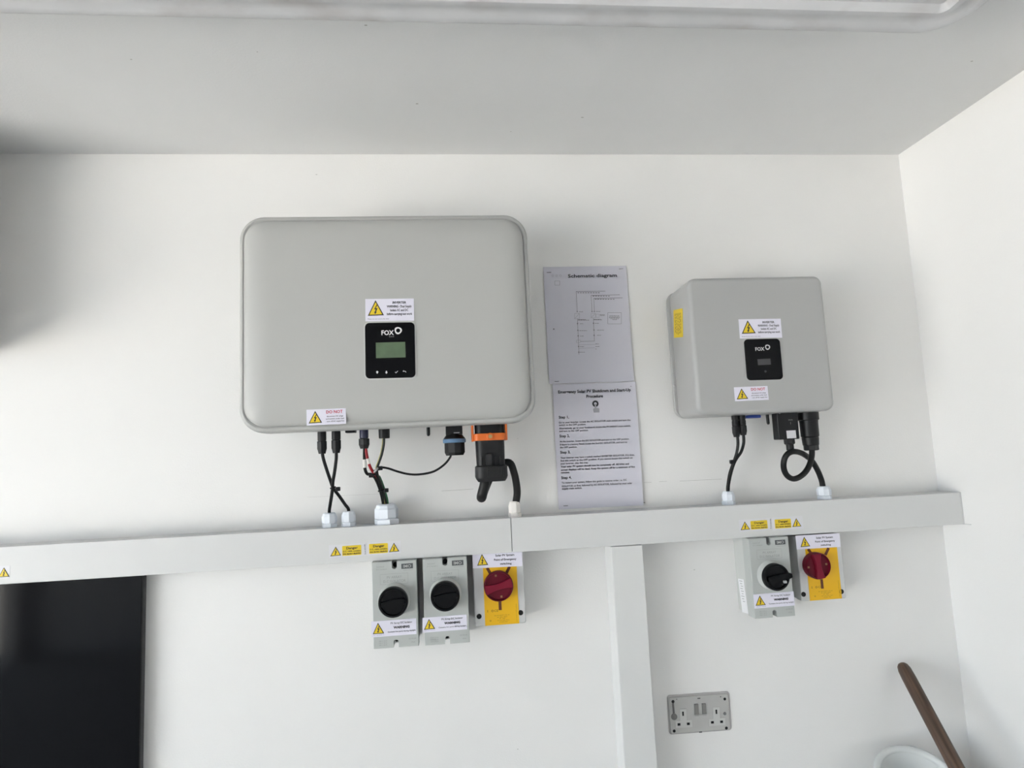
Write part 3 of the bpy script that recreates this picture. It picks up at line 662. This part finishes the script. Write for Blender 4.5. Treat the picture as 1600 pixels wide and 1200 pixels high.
    if side:
        fs = Fr(PX(1153.5, 904, f.o.x+.0008), PX(1162.5, 905.5, f.o.x+.0008), PX(1158.5, 956, f.o.x+.0008))
        sp = obj('rating_label', plate(bmesh.new(), fs, .0005, .0002), mat('rating_label_white', (.80, .80, .82), .45), t, label='white rating label on left flank', sharp=0)
        bl_ = bmesh.new()
        for i in range(9): stroke(bl_, fs, (.2+.08*(i % 3), .06+.075*i), (.75-.1*(i % 2), .06+.075*i), .0012, .001)
        obj('fine_print', bl_, M_inkf, sp, flat=True)
    return t
isolator((580.8,873),(650.3,868),(584,1008), (614,942), .0315, 'grey isolator with round black knob, leftmost of the three left switches', ((580,971.2),(650.2,966),(580.6,996)), 0, .10)
isolator((660,868),(729,863.6),(663.6,1002.5), (695.6,932.6), .0312, 'grey isolator with round black knob beside left red emergency switch', ((659.7,965.4),(729,959.9),(660.6,988.8)), 0, .10)
isolator((1169,840),(1231,836),(1181,964.5), (1215,902.6), .0300, 'grey isolator with black knob grip turned right, under the small inverter', ((1177,928.8),(1239.8,924),(1179,951)), 0, .10, side=True)

def emergency(tl, tr, bl, yel, knob, kr, grip, slots, screws, st, label):
    EY = -.065
    f = frame(tl, tr, bl, EY); f.U = Vector((1, 0, 0)); f.V = Vector((0, 0, -1)); f.N = Vector((0, -1, 0))
    f.o.z = min(f.o.z, TZ0-.0015); c = f.pt(.5, .5)
    t = thing('emergency_switch', label, 'isolator', (c.x, 0, f.pt(.5, 1).z), 'red and yellow emergency switches')
    obj('base', rprism(bmesh.new(), c.x, c.z, f.w-.002, f.h-.002, .004, [(0, .001), (-.003, 0), (-.041, 0)], 4), M_isob, t)
    obj('lid', rprism(bmesh.new(), c.x, c.z, f.w, f.h, .004, [(-.042, 0), (EY+.0015, 0), (EY, .0015)], 4), mat('switch_lid_grey', (.60, .60, .60), .45), t)
    fy = frame(*yel, EY); fy.U = Vector((1, 0, 0)); fy.V = Vector((0, 0, -1)); fy.N = Vector((0, -1, 0)); fy.o.z = f.o.z-.0005; fy.h = f.h-.001
    yp = obj('yellow_plate', plate(bmesh.new(), fy, .0012), M_amber, t, label='amber yellow front plate', sharp=0)
    kp = P(*knob, EY-.022); r = kr
    # padlock slots in the plate
    for (x0, y0), (x1, y1) in slots:
        sb = bmesh.new(); stroke(sb, fy, fy.of(P(x0, y0, EY)), fy.of(P(x1, y1, EY)), .0066, .0017)
        obj('padlock_slot', sb, M_slot, yp, flat=True)
    kb = obj('rotary_knob', lathe(bmesh.new(), (kp.x, EY-.001, kp.z), (0, -1, 0), [(0, r*.98), (.004, r), (.016, r), (.0185, r*.96), (.0185, r*.93), (.012, r*.88), (.012, r*.2)], 40), M_kred, t, label='dark red rotary knob')
    g = bmesh.new(); n = 10; pu, pd = [], []
    for i in range(n+1):
        s_ = -1+2*i/n; hw = r*(.20+.16*s_*s_); x = s_*r*.92; pu.append((x, hw)); pd.append((x, -hw))
    pts = [p for p in pu]+[p for p in reversed(pd)]
    ca, sa = math.cos(grip), math.sin(grip)
    rg = lambda y, s_: [(kp.x+a*ca-bb*s_*sa, y, kp.z+a*sa+bb*s_*ca) for a, bb in pts]
    loft(g, [rg(EY-.010, 1.0), rg(EY-.0205, 1.0), rg(EY-.0215, .9)]); obj('grip', g, mat('knob_red_grip', (.19, .006, .024), .45, spec=.25), kb, sharp=25)
    for dx, dz in ((-math.sin(grip), math.cos(grip)), (math.sin(grip), -math.cos(grip))):
        x, z = kp.x+dx*r*.72, kp.z+dz*r*.72
        obj('knob_mark', B(x-.0022, x+.0022, EY-.0142, EY-.0125, z-.0022, z+.0022), mat('knob_mark_tan', (.30, .14, .07), .5), kb)
    for s_ in screws:
        q = P(*s_, EY); obj('lid_screw', lathe(bmesh.new(), (q.x, EY, q.z), (0, -1, 0), [(0, .0056), (.0010, .0056), (.0014, .0048), (.0006, .004)], 16), M_hole, t)
    bl_ = bmesh.new()
    text(bl_, fy, 'I  0', .08, .26, .80, .0018, .05); text(bl_, fy, 'CE', .28, .40, .80, .0018, .045)
    ringshape(bl_, fy, .16, .935, .0018, .0011, .0018, seg=10)
    for s_, u0, u1, v in (('IEC EN 60947-3 AC-23', .28, .72, .868), ('Ith 20A 690V', .36, .66, .892), ('P 3P', .43, .60, .914), ('AC-22 20A 415V', .36, .72, .938), ('Ui 690V IP65', .42, .66, .962)):
        text(bl_, fy, s_, u0, u1, v, .0018, .017)
    fv = Fr(fy.pt(.90, .97), fy.pt(.90, .72), fy.pt(.96, .97)); text(bl_, fv, 'lock here in OFF position', .0, 1, .5, .0018, .55)
    obj('plate_print', bl_, mat('plate_ink', (.22, .12, .01), .6), yp, flat=True)
    sticker(t, frame(*st, EY-.0016), 'emergency')
    return t
emergency((738.2,864),(816.5,859),(743.4,976), ((753.5,862),(806,859),(756.5,974)), (779.5,917), .0325, math.radians(13),
          (((761,887),(769,901)),((796,885),(790,898)),((781,938),(781.6,953))), ((748.6,963),(813.6,957.3)),
          ((738,863.6),(815.6,860),(741.6,888)), 'red and yellow emergency switch with grip turned sideways, beside joint')
emergency((1243.5,838),(1312.5,832.5),(1252,940), ((1256,838),(1305,834),(1263,939)), (1280.5,885), .0305, math.radians(96),
          (((1262,857.5),(1269,868)),((1294,856),(1289,867)),((1283,905),(1284.5,919.5))), ((1255.4,928.6),(1314.6,924.2)),
          ((1242.8,837),(1311.2,833),(1244.6,858.6)), 'red and yellow emergency switch with upright grip, rightmost switch')

# ================================================================== PAPERS
def bow(p, fr, lift):
    u, v = fr.of(p); k = lift*max(0, abs(u-.45)-.25)**2*4*(.4+.6*max(0, min(1, v)))
    return p+fr.N*k
def sheet(fr, label, lift, base):
    t = thing('paper_sheet', label, 'paper', fr.pt(.5, 1), 'paper notices stapled to the wall')
    b = bmesh.new(); nu, nv = 14, 18
    G, K = [[[b.verts.new(bow(fr.pt(i/nu, j/nv, base-d), fr, lift)) for i in range(nu+1)] for j in range(nv+1)] for d in (0, .0003)]
    for j in range(nv):
        for i in range(nu):
            b.faces.new((G[j][i], G[j+1][i], G[j+1][i+1], G[j][i+1])); b.faces.new((K[j][i], K[j][i+1], K[j+1][i+1], K[j+1][i]))
    rim_ = [(0, i) for i in range(nu)]+[(j, nu) for j in range(nv)]+[(nv, i) for i in range(nu, 0, -1)]+[(j, 0) for j in range(nv, 0, -1)]
    for (j, i), (m_, n_) in zip(rim_, rim_[1:]+rim_[:1]): b.faces.new((G[j][i], G[m_][n_], K[m_][n_], K[j][i]))
    obj('sheet', b, M_paper, t, sharp=60)
    return t
def staples(t, fr, pts, mp, base):
    for x0, y0, in pts:
        a = P(*mp(x0-20, y0+1), 0); c = P(*mp(x0+20, y0-1), 0)
        m_ = (a+c)/2; bx = bow(fr.pt(*fr.of(m_), base+.0007), fr, 0)
        obj('staple', tube(bmesh.new(), [bx+(a-c)/2, bx, bx+(c-a)/2], .0007, 6, 1), mat('staple_dark', (.10, .10, .10), .4, .6), t, sharp=60)
f1 = frame((848.5,417.5),(978,415.5),(859.2,600), -.001)
f2 = frame((863.0,600.6),(992.2,596.6),(871.6,796), -.001)
z1 = lambda x, y: (840+x/6, 400+y/6)
z2 = lambda x, y: (840+x*.18333, 580+y*.18333)
p1 = sheet(f1, 'upper paper notice with a printed wiring diagram', .010, .001)
b1 = bmesh.new(); O1 = .0022
m1 = lambda p: bow(p, f1, .010)
U1 = lambda x, y: f1.of(P(*z1(x, y), -.001))
def S1(x0, y0, x1, y1, wd=.0006, bm=None): stroke(bm or b1, f1, U1(x0, y0), U1(x1, y1), wd, O1)
u0, v0 = U1(283, 192); u1, v1 = U1(740, 182)
text(b1, f1, 'Schematic diagram', u0, u1, (v0+v1)/2, O1, .042, .02)
for a in ((360,335,632,332),(500,372,768,366),(525,400,795,394)): S1(*a, .0008)
for a in ((360,335,370,520),(500,372,508,520),(525,400,530,520),(372,590,386,925),(521,585,531,800),(400,802,531,799)): S1(*a)
bg_ = bmesh.new()
for a in ((385,835,540,830),(385,868,535,862)): S1(*a, .0004, bg_)
for x0, x1, y in ((372,565,347),(515,675,378),(535,725,407)):
    x = x0
    while x < x1: S1(x, y, x+15, y, .0013); x += 24
def R1(x0, y0, x1, y1, wd=.0004, bm=None):
    for a in ((x0,y0,x1,y0),(x1,y0,x1,y1),(x1,y1,x0,y1),(x0,y1,x0,y0)): S1(*a, wd, bm or bg_)
for a in ((345,540,390,590),(500,540,540,580),(545,548,575,578)): R1(*a)
S1(345, 590, 390, 540, .0004, bg_); S1(500, 580, 540, 540, .0004, bg_)
R1(362, 790, 400, 812); R1(656, 533, 783, 638, .0007); R1(160, 236, 206, 276, .0006)
for x, y in ((373,635),(376,698),(378,750),(383,850),(385,903),(522,632),(527,695),(528,745),(370,522),(508,522),(530,522)):
    u, v = U1(x, y); ringshape(b1, f1, u, v, .0016, .0009, O1, seg=10, sq=0)
for x in (140, 177, 214): u, v = U1(x, 188); ringshape(bg_, f1, u, v, .0025, .0021, O1, seg=16, sq=0)
u, v = U1(150, 687); ringshape(bg_, f1, u, v, .0018, 0, O1, seg=10, sq=0)
for x0, x1, y in ((388,425,525),(545,585,522),(580,628,553),(585,630,560),(378,450,598),(378,480,603),(525,590,596),(525,605,601),(395,425,637),(535,575,633),(390,460,702),(555,620,697),(395,432,752),(555,592,745),(540,572,826),(540,578,850),(540,555,873),(395,440,903),(395,435,852),(672,765,562),(668,770,572),(668,768,581),(680,760,590),(700,740,600)):
    x = x0
    while x < x1-2:                                              # captions too small to read: short ink dashes, word by word
        L = min(random.uniform(10, 24), x1-x); S1(x, y, x+L, y-.3, .0011, bg_); x += L+3
obj('diagram_print', b1, M_ink, p1, flat=True); obj('fine_print', bg_, M_inkg, p1, flat=True)
staples(p1, f1, ((105,157),(780,123),(178,1178),(878,1162)), z1, .001)

p2 = sheet(f2, 'lower paper notice with numbered shutdown steps just above trunking', .012, .0022)
b2 = bmesh.new(); O2 = .0034; m2 = lambda p: bow(p, f2, .012)
U2 = lambda x, y: f2.of(P(*z2(x, y), -.001))
def T2(s, x0, x1, y, size, bold=0.0):
    m_ = (x0+x1)/2; ua, ub = U2(x0, y)[0], U2(x1, y)[0]            # the sheet's own edge gives the slope
    text(b2, f2, s, ua, ub, U2(m_, y)[1], O2, size, bold, mapf=m2)
T2('Emergency Solar PV Shutdown and Start-Up', 172, 790, 170, .034, .03)
T2('Procedure', 413, 555, 214, .034, .03)
for s, x1, y in (('Step 1,', 265, 393), ('Step 2,', 271, 553), ('Step 3,', 277, 691), ('Step 4,', 287, 907)): T2(s, 178+(y-393)*.04, x1, y, .031, .018)
for s, x0, x1, y, bo in (
    ('Go to your inverter. Locate the AC ISOLATOR main switch and turn the', 178, 788, 428, .017), ('switch to the OFF position.', 180, 410, 457, .017),
    ('Alternatively, go to your fuseboard, locate the PV ARRAY main switch,', 180, 790, 478, .017), ('and turn to the OFF position.', 182, 430, 508, .017),
    ('At the inverter, locate the DC ISOLATOR and turn to the OFF position.', 186, 778, 589, .017), ('If there is a battery fitted, locate the 2nd DC ISOLATOR, and turn to', 188, 760, 616, .017),
    ('the OFF position.', 188, 335, 648, .017),
    ('Your inverter may have a switch marked INVERTER ISOLATOR. If it does,', 192, 822, 726, .017), ('find this switch to the OFF position. If you cannot locate this switch on', 192, 805, 751, .017),
    ('your inverter, skip this step.', 192, 430, 783, .017),
    ('Your solar PV system should now be completely off. All lights and', 194, 775, 802, .03), ('screen displays will be dead. Keep the system off for a minimum of five', 196, 825, 828, .03),
    ('minutes.', 197, 272, 863, .03),
    ('To restart your system, follow this guide in reverse order, i.e. DC', 202, 757, 939, .017), ('ISOLATOR on first, followed by AC ISOLATOR, followed by your solar', 203, 802, 967, .02),
    ('supply main switch.', 204, 377, 998, .03)):
    T2(s, x0, x1, y, .0195, bo)
u, v = U2(490, 278); ringshape(b2, f2, u, v, .0079, .0036, O2, seg=24, sq=0)
obj('lettering', b2, M_ink, p2, flat=True)
bg2 = bmesh.new(); ringshape(bg2, f2, *U2(490, 285), .0024, 0, O2, seg=12, sq=0)
uv = [U2(*q) for q in ((484, 285), (496, 285), (498, 312), (522, 318), (524, 352), (476, 354), (470, 322), (484, 316))]; poly(bg2, f2, uv, O2+.0001)
obj('finger_icon', bg2, mat('icon_grey', (.36, .36, .40), .6), p2, flat=True)
staples(p2, f2, ((805,130),(892,1120),(237,1146)), z2, .0022)

# ================================================================== DOUBLE SOCKET
zs = lambda x, y: (1035+x*.0719, 1070+y*.0719)
fs_ = Fr(P(*zs(108, 255)), P(*zs(1408, 165)), P(*zs(150, 1055)))
so = thing('double_socket', 'worn white double wall socket with two grey switches', 'socket', fs_.pt(.5, 1))
bm = rprism(bmesh.new(), 0, 0, fs_.w, fs_.h, .006, [(0, 0), (.004, 0), (.0065, .0015), (.007, .003)], 5, lambda a, bb, d: fs_.mm(fs_.w/2+a, fs_.h/2-bb, d))
obj('face_plate', bm, M_sock, so)
fe = bmesh.new(); rprism(fe, 0, 0, fs_.w+.006, fs_.h+.005, .007, [(0, 0), (.0022, 0), (.0028, .001)], 5, lambda a, bb, d: fs_.mm(fs_.w/2+a+.0015, fs_.h/2-bb-.0005, d))
obj('back_frame', fe, mat('socket_frame', (.46, .44, .44), .5), so)
US = lambda x, y: fs_.of(P(*zs(x, y)))
def sq(name, x0, y0, x1, y1, m, t0, t1, parent, r=.0004):
    (ua, va), (ub, vb) = US(x0, y0), US(x1, y1); ra = (ua+ub)/2
    return obj(name, plate(bmesh.new(), fs_, t1-t0, t0, min(ua, ub), min(va, vb), max(ua, ub), max(va, vb), r=r), m, parent, sharp=0)
for (ex, ey), (lx, ly), (nx, ny) in (((420,597),(332,828),(535,815)), ((1140,555),(1055,783),(1253,770))):
    b = bmesh.new(); e = .0012
    T = [(ex-68, ey-95), (ex+68, ey-100), (ex+80, ny-75), (nx+75, ny-80), (nx+85, ny+70), (lx-70, ly+80), (lx-75, ly-70), (ex-62, ly-72)]
    lo = [fs_.pt(*US(*q), .0069) for q in T]; hi = [fs_.pt(*US(*q), .0084) for q in T]
    loft(b, [lo, hi]); ou = obj('outlet', b, mat('socket_outlet', (.55, .55, .53), .45), so, sharp=0)
    sq('pin_hole', ex-20, ey-45, ex+20, ey+45, M_hole, .0083, .0087, ou)
    sq('pin_hole', lx-32, ly-24, lx+32, ly+24, M_hole, .0083, .0087, ou); sq('pin_hole', nx-32, ny-24, nx+32, ny+24, M_hole, .0083, .0087, ou)
for x, y in ((712, 510), (875, 502)):
    s_ = sq('switch_rocker', x-50, y-122, x+50, y+125, M_sockg, .0065, .0100, so, .001)
    sq('rocker_edge', x-48, y+95, x+48, y+118, mat('rocker_light', (.42, .41, .39), .5), .0098, .0106, s_)
for x, y, r in ((207,340,34),(1327,283,30),(233,975,32),(1362,912,32),(285,290,9),(1237,235,11)):
    b = bmesh.new(); ringshape(b, fs_, *US(x, y), r*.0719/651, 0, .0073, seg=14, sq=0); obj('screw_hole', b, M_hole, so, flat=True)
for x, y in ((768, 270), (805, 1000)): sq('plate_slot', x-32, y-9, x+32, y+9, mat('slot_dark', (.08, .08, .08), .6), .0069, .0073, so)
b = bmesh.new(); stroke(b, fs_, US(205, 375), US(226, 615), .0050, .0074); obj('strap', b, mat('strap_grey', (.13, .12, .12), .6), so, flat=True)
kn = obj('round_button', lathe(bmesh.new(), fs_.pt(*US(230, 665), .0065), fs_.N, [(0, .0074), (.002, .0074), (.0026, .0068), (.0018, .0050), (.0026, .0034), (.0026, .001)], 20), mat('button_grey', (.17, .165, .16), .5), so)
obj('plate_screw', lathe(bmesh.new(), fs_.pt(*US(1327, 597), .0065), fs_.N, [(0, .0036), (.0016, .0036), (.002, .0028)], 14), mat('screw_grey', (.22, .22, .22), .4, .5), so)

# ================================================================== HANDLE AND BIN in the corner
A = P(1409.5, 1039, -.022)                                        # rests on the back wall, foot on the floor
lo, hi = 2.0, 60.0
for _ in range(50):
    m_ = (lo+hi)/2; r_ = ray(1409.5+85.5*m_, 1039+161*m_); Bp = CAM+r_*(-H/r_.z)
    if Bp.y > -.9: lo = m_
    else: hi = m_
d = (Bp-A).normalized(); Ln = (Bp-A).length-.012
hb = obj('tool_handle', lathe(bmesh.new(), (0, 0, 0), (0, 0, -1), [(-.005, .003), (-.003, .0080), (.002, .0122), (.012, .0148), (.03, .0156), (Ln*.5, .0160), (Ln, .0166)], 24), M_wood)
hb.location = A; hb.rotation_euler = Vector((0, 0, -1)).rotation_difference(d).to_euler()
tag(hb, 'dark brown wooden tool handle leaning in the bottom right corner', 'handle')
C0 = CAM+(Vector((.970, -.17, H-.741))-CAM)*(1.385/1.335); br, ta, tb = .0939, -.07, .54       # round mouth, leaning open towards the room
bu = Vector((math.cos(ta), 0, -math.sin(ta)))
bnn = Vector((math.sin(ta)*math.cos(tb), -math.sin(tb), math.cos(ta)*math.cos(tb))); bv = bnn.cross(bu).normalized()
AN = [2*math.pi*i/40 for i in range(40)]
bn = thing('bin', 'white plastic bin with slanted round mouth beside the wooden handle', 'bin', (C0.x, C0.y, 0))
def rim(k, dz=0): return [C0+(bu*math.cos(t_)+bv*math.sin(t_))*(br*k)+bnn*dz for t_ in AN]
bot = [Vector((C0.x+math.cos(t_)*.07, C0.y+math.sin(t_)*.07, .001)) for t_ in AN]
boti = [Vector((C0.x+math.cos(t_)*.066, C0.y+math.sin(t_)*.066, .006)) for t_ in AN]
b = bmesh.new(); loft(b, [bot, rim(.93, -.006), rim(.86, -.006), boti]); obj('body', b, M_bin, bn, sharp=50)
b = bmesh.new(); pr = [(.93, -.010), (.99, -.009), (1.0, -.004), (.985, .002), (.93, .004), (.86, .001), (.845, -.004), (.85, -.012), (.86, -.012)]
loft(b, [rim(k, dz) for k, dz in pr], False, False); obj('rim', b, M_bin, bn, sharp=70)
